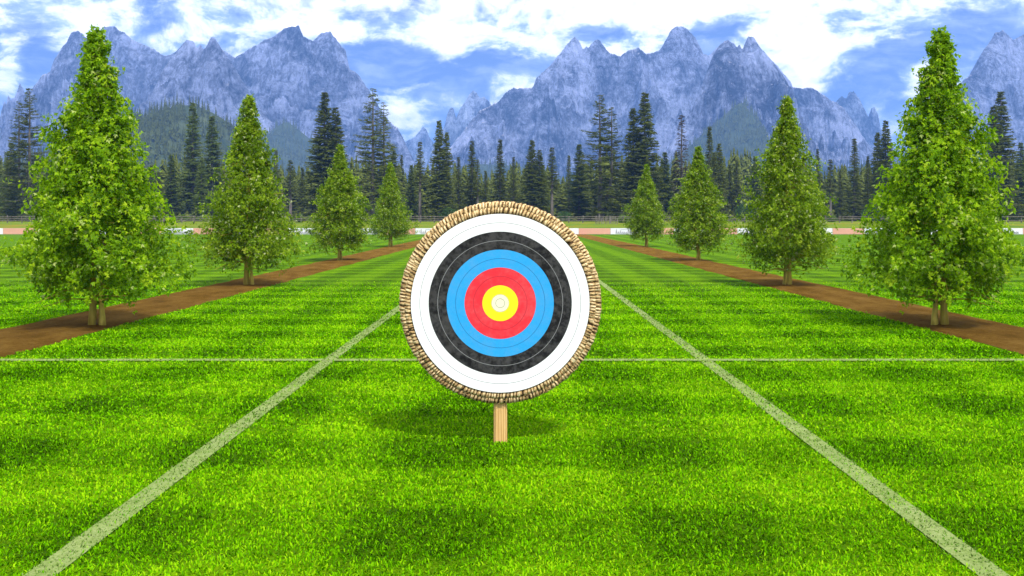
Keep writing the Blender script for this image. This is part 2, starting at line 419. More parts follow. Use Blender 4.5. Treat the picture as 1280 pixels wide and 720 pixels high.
# printed face: flat annuli butting edge to edge, slightly waved paper
def annulus(name, r0, r1, mat, parent, y=-.0735, th=.003, n=160):
    a = np.linspace(0, 2 * np.pi, n, endpoint=False); rr = [max(r0, .0005), (r0 + r1) / 2, r1]
    P = [np.stack([r * np.cos(a), np.full(n, y), r * np.sin(a)], 1) for r in rr] + [np.stack([r * np.cos(a), np.full(n, y + th), r * np.sin(a)], 1) for r in rr[::-1]]
    Q = [(k * n + i, k * n + (i + 1) % n, ((k + 1) % 6) * n + (i + 1) % n, ((k + 1) % 6) * n + i) for k in range(6) for i in range(n)]
    return mesh_np(name, np.concatenate(P), np.array(Q), mat, parent)
RF = .61; LWD = .0018
grey = (.17, .17, .18)
face = annulus('target_face', RF * .8, RF, m_printed('white_print', (.74, .74, .73), [(RF * .9, LWD, grey), (RF * .801, .001, (.2, .2, .2))], worn=.05), tgt)
face.location = (0, 0, TC)
annulus('black_ring', RF * .6, RF * .8, m_printed('black_print', (.006, .006, .0065), [(RF * .7, LWD, (.20, .20, .20))], (.045, .042, .040), .8, worn=.5), face)
annulus('blue_ring', RF * .4, RF * .6, m_printed('blue_print', (.020, .285, .60), [(RF * .5, LWD, (.015, .14, .32))], (.07, .28, .54), .4, worn=.22), face)
annulus('red_ring', RF * .2, RF * .4, m_printed('red_print', (.64, .024, .036), [(RF * .3, LWD, (.40, .018, .03))], (.60, .085, .09), .45, worn=.2), face)
annulus('yellow_ring', RF * .1, RF * .2, m_printed('yellow_print', (.76, .61, .012), [], worn=.05), face)
annulus('inner_ten', 0, RF * .1, m_printed('cream_print', (.68, .65, .45), [(RF * .05, LWD, (.25, .25, .18)), (RF * .0985, LWD, (.3, .3, .2))], worn=.04), face)
# post
pb = MB(); pb.box((0, .005, .19), (.094, .062, .62), 0, .014)
post = pb.build('post', M_POST, tgt); 

# ------------------------------------------------------------------ young trees
M_TRUNK_Y = m_bark('young_bark', (.21, .15, .018), (.52, .40, .075), 14, .02)
M_LEAF_B = m_leaf('leaf_bright', [(0, (.065, .150, .002)), (.35, (.190, .360, .003)), (.7, (.330, .520, .005)), (.92, (.47, .61, .020))], (.55, .64, .18))
M_LEAF_M = m_leaf('leaf_muted', [(0, (.050, .105, .002)), (.35, (.165, .285, .005)), (.7, (.300, .430, .009)), (.92, (.46, .55, .060))], (.60, .64, .30))
ENV_Z = np.array([0.10, .30, .55, .85, 1.2, 1.6, 2.0, 2.4, 2.8, 3.2, 3.6, 3.9, 4.15, 4.28])
ENV_R = np.array([0.40, .80, 1.04, 1.12, 1.08, .99, .86, .72, .56, .40, .25, .15, .08, .035])
def young_tree(mat_leaf, seed, nspray, leaf):
    rg = np.random.default_rng(seed); rd = random.Random(seed)
    root = empty('young_tree')
    tb = MB()
    H = 4.25
    def stem(x0, y0, r0, hz, n=14, jx=.03):
        P = []
        for i in range(n):
            f = i / (n - 1); z = hz * f
            P.append((x0 * (1 - min(1, z / 1.25)) + rd.uniform(-jx, jx) * min(1, f * 4), y0 * (1 - min(1, z / 1.25)) + rd.uniform(-jx, jx) * min(1, f * 4), z - .05 * (1 - f)))
        rad = [r0 * (1 - .88 * i / (n - 1)) * (1.25 if i == 0 else 1) for i in range(n)]
        tb.tube(P, rad, 9); return P
    main = stem(-.075, 0, .055, H)
    stem(.095, -.01, .047, 1.5, 9)
    stem(.02, .07, .026, 1.0, 7)
    mp = np.array(main)
    cen, dirs = [], []
    for i in range(150):
        f = rd.random() ** .9; z = .28 + f * 3.75
        c = np.array([np.interp(z, mp[:, 2], mp[:, 0]), np.interp(z, mp[:, 2], mp[:, 1]), z])
        a = rd.uniform(0, 2 * math.pi); Rr = np.interp(z, ENV_Z, ENV_R) * rd.uniform(.6, .95)
        up = .35 * (1 - f) * rd.uniform(-.9, .6) + .3 * f
        e = c + np.array([math.cos(a) * Rr, math.sin(a) * Rr, up * Rr])
        e[2] = max(e[2], .32)
        m_ = (c + e) / 2 + np.array([0, 0, .08 * Rr])
        tb.tube([c, m_, e], [.014 * (1 - .6 * f), .009 * (1 - .6 * f), .003], 5, cap=False)
    tb.build('trunk', M_TRUNK_Y, root, smooth=True)
    # crown: sprays of leaf clusters
    n = nspray
    z = .12 + 4.15 * (1 - np.sqrt(1 - rg.random(n) * .985)) ** 1.0
    z = np.where(rg.random(n) < .25, rg.uniform(.15, 4.25, n), z)
    az = rg.uniform(0, 2 * np.pi, n)
    Re = np.interp(z, ENV_Z, ENV_R) * np.interp(z, [.2, 1.0], [.86, 1.0]) * (.66 + .60 * vn(az * 2.1 + seed, z * 2.6, seed)) * (.74 + .56 * vn(az * 5, z * 6.5, seed + 3))
    rr = Re * np.sqrt(rg.uniform(.10, 1.0, n))
    C = np.stack([rr * np.cos(az), rr * np.sin(az), z], 1)
    # sprigs droop near the bottom and thin out
    keep = rg.random(n) < np.clip(.22 + .9 * smooth(.15, .9, z), 0, 1)
    keep &= rg.random(n) < .35 + 1.1 * vn(C[:, 0] * 3.5 + 9, C[:, 2] * 3.5 + C[:, 1] * 2, seed + 5)
    keep &= z > .62 - .26 * rr + .12 * rg.normal(0, 1, n) * (rr > .4)
    keep &= (z > .7) | (rg.random(n) < .55)
    C, az, z, rr, Re = C[keep], az[keep], z[keep], rr[keep], Re[keep]; n = len(C)
    outd = np.stack([np.cos(az), np.sin(az), rg.uniform(-.55, .55, n) + .25 * smooth(2.5, 4.2, z)], 1)
    outd += rg.normal(0, .35, (n, 3)); outd /= np.linalg.norm(outd, axis=1, keepdims=True)
    L = rg.uniform(.12, .26, n) * np.clip(.35 + Re / 1.0, .5, 1)
    m = 9
    tint_s = np.clip(.15 + .55 * rg.random(n) + .25 * (rr / np.maximum(Re, .02)) ** 2 * 0 + rg.normal(0, .1, n), 0, .9)
    f = rg.random((n, m))
    Pc = C[:, None] + outd[:, None] * (L[:, None] * (f - .5))[..., None] + rg.normal(0, .035, (n, m, 3))
    Pc[..., 2] = np.maximum(Pc[..., 2], .06)
    nl = n * m; Pc = Pc.reshape(nl, 3)
    D0 = np.repeat(outd, m, 0)
    V, tt = [], []
    S = leaf * rg.uniform(.55, 1.3, nl); tint = np.clip(np.repeat(tint_s, m) + rg.normal(0, .16, nl), 0, .92)
    tint = np.where(rg.random(nl) < .035, 1.0, tint)
    nrm = rg.normal(0, .75, (nl, 3)) + np.array([0, 0, .55]) + D0 * .8; nrm /= np.linalg.norm(nrm, axis=1, keepdims=True)
    t0 = D0 + rg.normal(0, .7, (nl, 3)) + np.array([0, 0, -.15]); t0 -= nrm * (t0 * nrm).sum(1, keepdims=True); t0 /= np.linalg.norm(t0, axis=1, keepdims=True)
    b0 = np.cross(nrm, t0)
    for ang_, k in ((0, 1.0), (.85, .72), (-.85, .72)):
        t = t0 * math.cos(ang_) + b0 * math.sin(ang_); bb = np.cross(nrm, t)
        s = (S * k)[:, None]
        fold = nrm * s * .10
        V.append(np.stack([Pc, Pc + t * s * .5 + bb * s * .23 + fold, Pc + t * s - nrm * s * .12, Pc + t * s * .5 - bb * s * .23 + fold], 1)); tt.append(np.repeat(tint, 4))
    V = np.concatenate(V); q = np.arange(len(V))[:, None] * 4
    F = np.concatenate([np.concatenate([q, q + 1, q + 2], 1), np.concatenate([q, q + 2, q + 3], 1)])
    mesh_np('crown', V.reshape(-1, 3), F, mat_leaf, root, attrs={'tint': np.concatenate(tt)})
    return root
yt_a = young_tree(M_LEAF_B, 3, 5600, .062)
yt_b = young_tree(M_LEAF_M, 9, 5200, .058)
yt_c = young_tree(M_LEAF_M, 14, 4600, .062)
YT = [  # proto, px, base y, top y, half width px, label
    (yt_a, 121, 408, 37, 97, 0.0, 1, 'largest bright green young tree on the left dirt strip, forked yellow trunk'),
    (yt_a, 1175, 408, 38, 97, 0.0, -1, 'largest bright green young tree on the right dirt strip, forked yellow trunk'),
    (yt_b, 311, 357, 121, 61, .4, 1, 'second largest young tree of the left dirt strip, pale speckled crown'),
    (yt_b, 984, 357, 122, 61, 2.3, 1, 'second largest young tree of the right dirt strip, pale speckled crown'),
    (yt_c, 425, 326, 182, 40, 1.2, 1, 'small young tree third along the left dirt strip, below the dense twin-topped spruce'),
    (yt_c, 873, 326, 184, 40, 4.2, 1, 'small young tree third along the right dirt strip, in front of the brown spruce'),
    (yt_b, 488, 308.4, 204, 27, 3.5, 1, 'smallest young tree at the far end of the left dirt strip'),
    (yt_c, 808, 308.4, 206, 27, 5.3, 1, 'smallest young tree at the far end of the right dirt strip'),
]
used = set()
for (pr, px, by, ty, hw, rz, sx, lab) in YT:
    o = pr if pr.name not in used else copy_tree(pr)
    used.add(pr.name)
    Y = FPX * CAM_H / (by - VPY); H = gz(ty, Y); W = hw * Y / FPX
    o.location = (gx(px, Y), Y, 0.0); o.rotation_euler = (0, 0, rz)
    w = W / 1.2; o.scale = (sx * w, w, H / 4.27)
    tag(o, lab, 'tree', 'young trees along the dirt strips')

# ------------------------------------------------------------------ hoarding along the far end of the lawn
BY = 104.6; PIT = 39.65 * BY / FPX; B0 = gx(202.0, BY)
M_WH, M_SAL = m_plain('white_banner', (.64, .64, .66), .6, .05, .8), m_plain('salmon_banner', (.56, .285, .20), .6, .06, .8)
M_INK, M_FR = m_plain('dark_ink', (.03, .035, .05), .6), m_plain('board_frame', (.55, .5, .46), .5)
def board(white):
    root = empty('advertising_board')
    hz = .66
    p = MB(); p.box((0, 0, .02 + hz / 2), (PIT - .035, .03, hz - .04), 0, .004); p.build('panel', M_WH if white else M_SAL, root)
    fr = MB()
    fr.box((0, .03, hz - .01), (PIT - .01, .035, .03)); fr.box((0, .03, .03), (PIT - .01, .035, .03))
    for s in (-1, 1):
        fr.box((s * (PIT / 2 - .03), .035, hz / 2), (.035, .035, hz)); fr.tube([(s * (PIT / 2 - .3), .05, hz * .9), (s * (PIT / 2 - .3), .45, -.02)], .018, 6)
    fr.build('frame', M_FR, root)
    if white:
        rd = random.Random(5); ink = MB()
        x = -1.12
        while x < 1.12:                     # slanted handwriting, too small in the photograph to spell out
            tall = rd.random() < .36; h = rd.uniform(.34, .42) if tall else rd.uniform(.17, .23)
            if x < -1.1: h = .46
            pts = [(x, -.022, .13), (x + .05, -.022, .13 + h * .55), (x + .10, -.022, .13 + h), (x + .085, -.022, .13 + h * .5), (x + .12, -.022, .13), (x + .19, -.022, .18)]
            ink.tube(pts, .055, 5, sq=.2); x += rd.uniform(.17, .23)
        ink.tube([(-.6, -.022, .55), (.1, -.022, .57), (.5, -.022, .56)], .022, 5, sq=.25)
        ink.build('lettering', M_INK, root)
    return root
bw, bs = board(True), board(False)
BL = {  # index from the panel at px 202 : what singles it out
    0: 'white advertising board with dark script, just right of the largest left young tree',
    1: 'plain salmon advertising board ending behind the second largest left young tree',
    4: 'white advertising board with dark script between second and third left young trees',
    7: 'plain salmon advertising board half hidden by smallest left young tree',
    8: 'white advertising board with dark script meeting the target rim on its left',
    12: 'white advertising board meeting the target rim on its right',
    13: 'plain salmon advertising board at the far end of the right dirt strip',
    14: 'white advertising board with dark script, left of the smallest right young tree',
    18: 'plain salmon advertising board between second and third right young trees',
    -5: 'plain salmon advertising board left of the largest left young tree',
    -6: 'white advertising board cut by the left edge of the picture',
    21: 'white advertising board with dark script just right of the second largest right young tree',
    22: 'plain salmon advertising board between the two largest right young trees',
    23: 'white advertising board just left of the largest right young tree',
    27: 'white advertising board with dark script right of the largest right young tree',
}
fw = fs = True
for i in range(-7, 29):
    white = (i % 2 == 0) if True else 0
    if i >= 12: white = (i % 2 == 0)
    X = B0 + PIT * (i + .5)
    if i >= 12: X += gx(VPX + 6, BY)
    if white: o = bw if fw else copy_tree(bw); fw = False
    else: o = bs if fs else copy_tree(bs); fs = False
    o.location = (X, BY, 0)
    lab = BL.get(i)
    if lab is None:
        where = 'behind the archery target' if 8 < i < 12 else 'hidden behind a young tree'
        lab = ('white' if white else 'plain salmon') + ' advertising board ' + where
    tag(o, lab, 'advertising board', 'white boards along the far edge of the lawn' if white else 'salmon boards along the far edge of the lawn')

# ------------------------------------------------------------------ rail fence in the meadow
FY = 156.0
M_WOOD = m_bark('weathered_wood', (.07, .06, .045), (.22, .195, .155), 5, .02)
def fence():
    root = empty('rail_fence', (0, FY, float(rise(FY))))
    rd = random.Random(11)
    n = 0; xs = []
    x = -84.0
    while x < 84: xs.append(x); x += rd.uniform(1.9, 2.3)
    for x in xs:
        p = MB(); h = rd.uniform(1.0, 1.25); p.tube([(x, 0, -.25), (x + rd.uniform(-.05, .05), 0, h * .5), (x + rd.uniform(-.07, .07), rd.uniform(-.04, .04), h)], [.09, .085, .075], 7)
        p.build('post', M_WOOD, root)
    for zr in (.38, .68, .98):
        for a, b_ in zip(xs[::4], xs[4::4]):
            if rd.random() < .07: continue
            p = MB(); p.tube([(a - .2, -.1, zr + rd.uniform(-.09, .07)), ((a + b_) / 2, -.11, zr + rd.uniform(-.06, .04)), (b_ + .2, -.1, zr + rd.uniform(-.07, .09))], [.055, .06, .05], 6)
            p.build('rail', M_WOOD, root)
    tag(root, 'long weathered wooden post and rail fence in the meadow before the forest', 'fence')
fence()
# short run of pale palings, and a heap of poles
pr = empty('paling_fence', (gx(758, 150), 150.0, float(rise(150)))); pm = []
for k in range(12):
    p = MB(); h = .9 + random.uniform(0, .6); x = -1.6 + k * .29 + random.uniform(-.06, .06); p.box((x, 0, h / 2 - .1), (.10, .04, h + .2)); p.build('paling', M_WOOD, pr)
p = MB(); p.box((0, .05, .55), (3.5, .05, .09)); p.build('rail', M_WOOD, pr)
tag(pr, 'short run of pale upright palings right of the target before the forest', 'fence')
pp = MB()
for k in range(9):
    x = random.uniform(-2.6, 1.5); z = random.uniform(.05, .7)
    pp.tube([(x - random.uniform(1, 2), random.uniform(-.5, .5), z * .5), (x + random.uniform(.8, 1.6), random.uniform(-.5, .5), z + .35)], .07, 6)
pp_o = pp.build('pole_heap', M_WOOD, None); pp_o.location = (gx(212, 152), 152.0, float(rise(152)))
tag(pp_o, 'heap of pale leaning poles right of the largest left young tree', 'pole heap')

# ------------------------------------------------------------------ spruces
M_SP = m_needles('spruce_dark', (.034, .048, .006), (.150, .180, .032))
M_SPG = m_needles('spruce_green', (.036, .060, .009), (.150, .200, .040))
M_SPB = m_needles('spruce_brown', (.028, .024, .014), (.095, .080, .050))
M_SPT = m_bark('spruce_bark', (.06, .052, .045), (.20, .18, .155), 3, .05)
def spruce(kind, seed):
    rd = random.Random(seed); rg = np.random.default_rng(seed)
    P = dict(dense=dict(nb=520, R=2.6, base=.05, droop=.30, twin=.88, sp=1.0, w=.16, pw=.85, mat=M_SP),
             sparse=dict(nb=190, R=3.3, base=.04, droop=.24, twin=.90, sp=1.0, w=.11, pw=.80, mat=M_SP),
             spire=dict(nb=420, R=1.9, base=.05, droop=.35, twin=0, sp=.85, w=.15, pw=1.0, mat=M_SP),
             bare=dict(nb=200, R=1.9, base=.42, droop=.30, twin=0, sp=.85, w=.15, pw=.85, mat=M_SP),
             green=dict(nb=440, R=2.3, base=.06, droop=.30, twin=0, sp=1.0, w=.17, pw=.85, mat=M_SPG),
             brown=dict(nb=210, R=1.9, base=.15, droop=.38, twin=0, sp=.7, w=.11, pw=.8, mat=M_SPB))[kind]
    H = 20.0
    root = empty('spruce_tree'); tb = MB()
    stems = [(0.0, 0.0, H, 1.0)]
    if P['twin']: stems.append((1.25, .2, H * P['twin'], .8))
    V, tn = [], []
    for (sx_, sy_, hz, wk) in stems:
        pts = [(sx_ * min(1, k / 3) if sx_ else rd.uniform(-.05, .05), sy_, hz * k / 8 - .3 * (k == 0)) for k in range(9)]
        tb.tube(pts, [.26 * wk * (1 - .93 * k / 8) + .015 for k in range(9)], 7)
        nb = int(P['nb'] * wk)
        for k in range(nb):
            f = (k + rd.random()) / nb; f = P['base'] + (1 - P['base']) * f ** .9
            z = hz * f
            whorl = round(z / .55) * .55; z = .30 * whorl + .70 * z + rd.uniform(-.25, .25); z = min(z, hz - .05)
            u = 1 - (z / hz)
            az = rd.uniform(0, 2 * math.pi)
            prof = min(1, (u * 1.02)) ** P['pw']
            if u > .72: prof *= 1 - .5 * (u - .72) / .28 * rd.random()
            Lb = P['R'] * wk * (prof * rd.choice((rd.uniform(.4, .8), rd.uniform(.75, 1.15), rd.uniform(.85, 1.15))) + .05)
            if rd.random() < .06: Lb *= 1.18
            ca, sa = math.cos(az), math.sin(az)
            up0 = .55 * (1 - u) - .10
            ns = max(3, int(Lb / .20 * P['sp'] * 1.6))
            fs_ = (np.arange(ns) + rg.random(ns)) / ns; fs_ = .12 + .88 * fs_
            r_ = Lb * fs_
            zz = z + up0 * r_ - P['droop'] * Lb * (fs_ ** 1.6) * .9 + .16 * Lb * fs_ ** 4
            B = np.stack([sx_ + ca * r_, sy_ + sa * r_, zz], 1)
            if rd.random() < .5 and Lb > .9:
                tb.tube([(sx_, sy_, z), tuple(B[len(B) // 2]), tuple(B[-1])], [.035 * wk, .025, .01], 4, cap=False)
            for side in (-1, 1, 0):
                lf = (.26 + .46 * Lb / 3 * (1 - fs_ * .55)) * rg.uniform(.7, 1.3, ns)
                sd = np.array([-sa, ca, 0.0]) * side; fw_ = np.array([ca, sa, 0.0])
                d = fw_ * .55 + sd * .85 + np.array([0, 0, -.28 if side else .05]) + rg.normal(0, .18, (ns, 3))
                tip = B + d * lf[:, None]
                wv = np.stack([rg.normal(0, 1, ns), rg.normal(0, 1, ns), rg.normal(-.8, .6, ns)], 1); wv /= np.linalg.norm(wv, axis=1, keepdims=True)
                wv *= P['w'] * rg.uniform(.6, 1.3, (ns, 1))
                V.append(np.stack([B - d * .1 * lf[:, None], B * .45 + tip * .55 + wv, tip], 1))
                tn.append(np.repeat(np.clip(rg.normal(.5, .22, ns) + .15 * (fs_ - .5), 0, 1), 3))
    V = np.concatenate(V); F = np.arange(len(V) * 3).reshape(-1, 3)
    tb.build('trunk', M_SPT, root)
    mesh_np('crown', V.reshape(-1, 3), F, P['mat'], root, attrs={'tint': np.concatenate(tn)})
    root['R'] = P['R']
    return root
PRO = {}
for i, k in enumerate(('dense', 'sparse', 'spire', 'bare', 'green', 'brown')):
    PRO[k] = [spruce(k, 100 + i)] + ([spruce(k, 200 + i)] if k in ('dense', 'sparse', 'spire') else [])
SP = [  # kind, px, top y, half width px, distance, label
    ('sparse', 37, 110, 27, 186, 'tall sparse spruce with drooping boughs left of the largest left young tree'),
    ('green', 14, 178, 15, 192, 'shorter green spruce touching the left side of the tall sparse one at left edge'),
    ('spire', -1, 194, 9, 205, 'dark narrow spruce cut off by the left edge of the picture'),
    ('green', 62, 205, 12, 200, 'green spruce squeezed between tall sparse spruce and largest left young tree'),
    ('dense', 190, 206, 12, 196, 'short dark spruce close to right side of the largest left young tree'),
    ('green', 214, 193, 13, 200, 'mid-height dark spruce before the wooded hill, left of the hazy pair'),
    ('green', 241, 128, 17, 214, 'tall hazy green spruce, left one of the pair before the wooded hill'),
    ('green', 265, 145, 17, 211, 'tall hazy green spruce, right one of the pair before the wooded hill'),
    ('green', 252, 196, 10, 190, 'small bright green spruce at the foot of the hazy pair'),
    ('spire', 345, 187, 9, 215, 'slim spruce rising just right of the second largest left young tree'),
    ('bare', 363, 200, 12, 205, 'narrow bare-stemmed spruce between second and third left young trees'),
    ('spire', 378, 209, 9, 208, 'low slim spruce left of the dense twin-topped spruce, between young trees'),
    ('dense', 406, 115, 24, 184, 'tall dense dark spruce with twin top behind the third left young tree'),
    ('sparse', 466, 110, 29, 183, 'tallest sparse layered spruce above the smallest left young tree'),
    ('green', 491, 182, 14, 192, 'green spruce leaning against right side of the tallest sparse layered spruce'),
    ('spire', 502, 193, 7, 222, 'thin distant spruce tip right of the tallest sparse layered spruce'),
    ('green', 514, 206, 10, 196, 'short green spruce left of the bare-stemmed one, left of the target'),
    ('bare', 525, 177, 12, 188, 'slim spruce with bare pale lower stem left of the tall dark spire'),
    ('dense', 549, 150, 15, 185, 'tall dark spire spruce nearest the upper left of the target'),
    ('spire', 573, 196, 9, 200, 'small slim spruce just right of the tall dark spire left of target'),
    ('spire', 590, 176, 12, 190, 'narrow pointed spruce above upper left rim of the target'),
    ('bare', 597, 199, 9, 187, 'low thin spruce crowding the right side of the narrow pointed one'),
    ('spire', 607, 213, 8, 189, 'lowest small spruce between the two narrow pointed ones above target'),
    ('spire', 625, 174, 12, 190, 'narrow pointed spruce straight above the centre of the target'),
    ('spire', 642, 196, 8, 196, 'small slim spruce right of the one above the target centre'),
    ('dense', 665, 175, 15, 185, 'dark broad spruce above the upper right rim of the target'),
    ('bare', 690, 184, 13, 188, 'bare-stemmed spruce right of the dark broad one above the target'),
    ('green', 679, 206, 9, 196, 'low green spruce between dark broad and bare-stemmed ones above target'),
    ('spire', 711, 194, 8, 218, 'slim spruce tip at the left side of the tall sparse spruce right of target'),
    ('green', 724, 180, 15, 192, 'green spruce overlapping left side of tall sparse spruce right of target'),
    ('sparse', 750, 118, 29, 183, 'tall sparse layered spruce right of the target, palings at its foot'),
    ('spire', 783, 199, 10, 200, 'dark slim spruce between the tall sparse and tall dense spruces right of target'),
    ('dense', 806, 115, 23, 184, 'tall dense dark spruce above the smallest right young tree'),
    ('green', 831, 190, 14, 195, 'green spruce on the right side of the tall dense one right of target'),
    ('brown', 852, 143, 14, 190, 'brownish half-dry spruce above the third right young tree'),
    ('spire', 887, 158, 12, 200, 'dark spruce right of the third right young tree, taller of two neighbours'),
    ('dense', 899, 179, 13, 196, 'dark spruce right of the third right young tree, shorter of two neighbours'),
    ('spire', 912, 205, 8, 204, 'left small spruce of the low pair left of second largest right young tree'),
    ('spire', 921, 199, 9, 202, 'right small spruce of the low pair left of second largest right young tree'),
    ('green', 944, 195, 13, 198, 'grey green spruce half hidden by left side of the second largest right young tree'),
    ('spire', 1022, 186, 8, 212, 'thin spruce rising just right of the second largest right young tree'),
    ('bare', 1038, 199, 11, 200, 'bare-stemmed spruce between the two largest right young trees'),
    ('spire', 1050, 211, 8, 204, 'lowest small spruce between the two largest right young trees'),
    ('spire', 1068, 173, 12, 188, 'pointed dark spruce standing midway between the two largest right young trees'),
    ('spire', 1085, 195, 8, 196, 'small slim spruce right of the pointed one between largest right young trees'),
    ('dense', 1107, 150, 16, 186, 'tall dark spruce touching left side of the largest right young tree'),
    ('dense', 1251, 114, 22, 184, 'tall dense dark spruce right of the largest right young tree'),
    ('green', 1276, 178, 14, 196, 'hazy green spruce cut by the right edge of the picture'),
    ('spire', 1233, 204, 10, 205, 'low dark spruce half hidden by right side of the largest right young tree'),
    ('green', 1120, 204, 12, 205, 'low green spruce half hidden by left side of the largest right young tree'),
]
cnt = {}
for (k, px, ty, hw, Y, lab) in SP:
    c = cnt.get(k, 0); cnt[k] = c + 1
    lst = PRO[k]; pr = lst[c % len(lst)]
    o = pr if c < len(lst) else copy_tree(pr)
    zb = float(rise(Y)); X = gx(px, Y); H = gz(ty, Y) - zb; W = hw * Y / FPX
    o.location = (X, Y, zb - .05); o.rotation_euler = (0, 0, random.uniform(0, 6.28))
    if k in ('sparse', 'dense'): o.rotation_euler = (0, 0, random.choice((0, 3.14)) + random.uniform(-.5, .5))
    w = W / pr['R'] * 1.32; o.scale = (w, w, H / 20.0)
    tag(o, lab, 'tree', 'spruces at the forest edge')

# forest behind as one mass
def low_spruce(H, Rr, rd, tiers, spk):
    V, F, tn = [], [], []
    for k in range(tiers):
        f = k / tiers; z = H * (.06 + .94 * f); u = 1 - f
        n = max(5, int(spk * (.4 + .6 * u))); r = Rr * (u ** .9 * .95 + .05)
        for j in range(n):
            a = rd.uniform(0, 6.283); l = r * rd.uniform(.6, 1.15); dz = H / tiers
            ca, sa = math.cos(a), math.sin(a); wv = l * .30 + .05
            b_ = len(V)
            V += [(0, 0, z + dz * 1.2), (ca * l * .7 - sa * wv, sa * l * .7 + ca * wv, z - dz * .1), (ca * l, sa * l, z - dz * rd.uniform(.2, .8)), (ca * l * .7 + sa * wv, sa * l * .7 - ca * wv, z - dz * .1)]
            F += [(b_, b_ + 1, b_ + 2), (b_, b_ + 2, b_ + 3)]; t_ = rd.random(); tn += [t_] * 4
    return np.array(V), np.array(F), np.array(tn)
rd = random.Random(3)
LP = [low_spruce(20, 2.3, rd, 26, 16) for _ in range(5)]
LPs = [low_spruce(18, 3.0, rd, 9, 9) for _ in range(5)]
def mass(name, spots, lib, mat, label, cat):
    Vs, Fs, Ts, n = [], [], [], 0
    for (x, y, z, s, w, r) in spots:
        V, F, t = lib[int(rng.integers(len(lib)))]
        c, s_ = math.cos(r), math.sin(r)
        Vs.append(np.stack([(V[:, 0] * c - V[:, 1] * s_) * w + x, (V[:, 0] * s_ + V[:, 1] * c) * w + y, V[:, 2] * s + z], 1)); Fs.append(F + n); n += len(V)
        Ts.append(np.clip(t * .6 + rng.uniform(0, .4), 0, 1))
    o = mesh_np(name, np.concatenate(Vs), np.concatenate(Fs), mat, attrs={'tint': np.concatenate(Ts)})
    return tag(o, label, cat, kind='stuff')
spots = []
for k in range(900):
    Y = rng.uniform(216, 330); X = rng.uniform(-.60, .60) * Y
    px = VPX + X / Y * FPX
    top = 207 + 20 * (fbm(px / 45, 0, 77, 3) - .5) * 2 + rng.uniform(-9, 14)
    if 500 < px < 720: top += 8
    zb = float(rise(Y)); H = gz(top, Y) - zb
    spots.append((X, Y, zb, H / 20, rng.uniform(1.1, 1.7), rng.uniform(0, 6)))
M_FOR = m_needles('forest_needles', (.034, .048, .006), (.150, .180, .032))
mass('forest', spots, LP, M_FOR, 'dark spruce forest standing close behind the front row of spruces', 'forest')

LPu = [low_spruce(3.0, 1.6, rd, 7, 10) for _ in range(5)]
spots = []
for k in range(900):
    Y = rng.uniform(190, 262); X = rng.uniform(-.60, .60) * Y
    spots.append((X, Y, float(rise(Y)) - .2, rng.uniform(.35, 1.15), rng.uniform(.8, 1.5), rng.uniform(0, 6)))
mass('undergrowth', spots, LPu, M_FOR, 'dark low undergrowth between the spruce stems at the forest edge', 'undergrowth')
# bushes at the foot of the forest
M_BUSH = m_needles('bush_leaf', (.05, .10, .012), (.17, .25, .035), .3)
M_BUSHD = m_needles('bush_dark', (.022, .055, .014), (.07, .13, .035), .3)
def bush(px, Y, wpx, hpx, mat, lab, seed):
    rg = np.random.default_rng(seed); n = 1300
    w, h = wpx * Y / FPX / 2, hpx * Y / FPX
    u = rg.normal(0, 1, (n, 3)); u /= np.linalg.norm(u, axis=1, keepdims=True); u *= rg.uniform(.45, 1, (n, 1)) ** .5
    lump = .7 + .6 * vn(np.arctan2(u[:, 1], u[:, 0]) * 1.7 + seed, u[:, 2] * 2.5, seed)
    C = np.stack([u[:, 0] * w * lump, u[:, 1] * w * lump, (.48 + .5 * u[:, 2] * lump) * h], 1); C[:, 2] = np.maximum(C[:, 2], .05)
    d1 = rg.normal(0, 1, (n, 3)); d2 = rg.normal(0, 1, (n, 3)); s = .12
    V = np.stack([C - d1 * s * .5, C + d2 * s * .45, C + d1 * s * .6, C - d2 * s * .45], 1)
    o = mesh_np('bush', V.reshape(-1, 3), np.arange(n * 4).reshape(-1, 4), mat, attrs={'tint': np.repeat(rg.random(n), 4)})
    o.location = (gx(px, Y), Y, float(rise(Y)) - .03)
    tag(o, lab, 'bush', 'bushes along the forest edge')
for i, a in enumerate([(779, 158, 15, 10, M_BUSH, 'yellow green bush by the fence, left of the smallest right young tree'),
        (229, 170, 13, 9, M_BUSH, 'yellow green bush in the meadow behind the pole heap'),
        (256, 171, 18, 9, M_BUSH, 'yellow green bush beside the left edge of second largest left young tree'),
        (374, 160, 9, 10, M_BUSH, 'ochre green bush by the fence between second and third left young trees'),
        (563, 182, 26, 18, M_BUSHD, 'leafy green bush at the foot of the tall dark spire left of target'),
        (706, 182, 20, 13, M_BUSHD, 'green bush at the foot of the forest just right of the target'),
        (1090, 182, 24, 20, M_BUSHD, 'leafy green bush at forest foot between the two largest right young trees'),
        (1112, 160, 14, 11, M_BUSH, 'yellow green bush beside the left edge of largest right young tree'),
        (1040, 165, 12, 8, M_BUSH, 'yellow green bush by the fence right of second largest right young tree'),
        (930, 182, 26, 24, M_BUSHD, 'pale green bush at forest foot left of second largest right young tree')]):
    bush(*a, 40 + i)

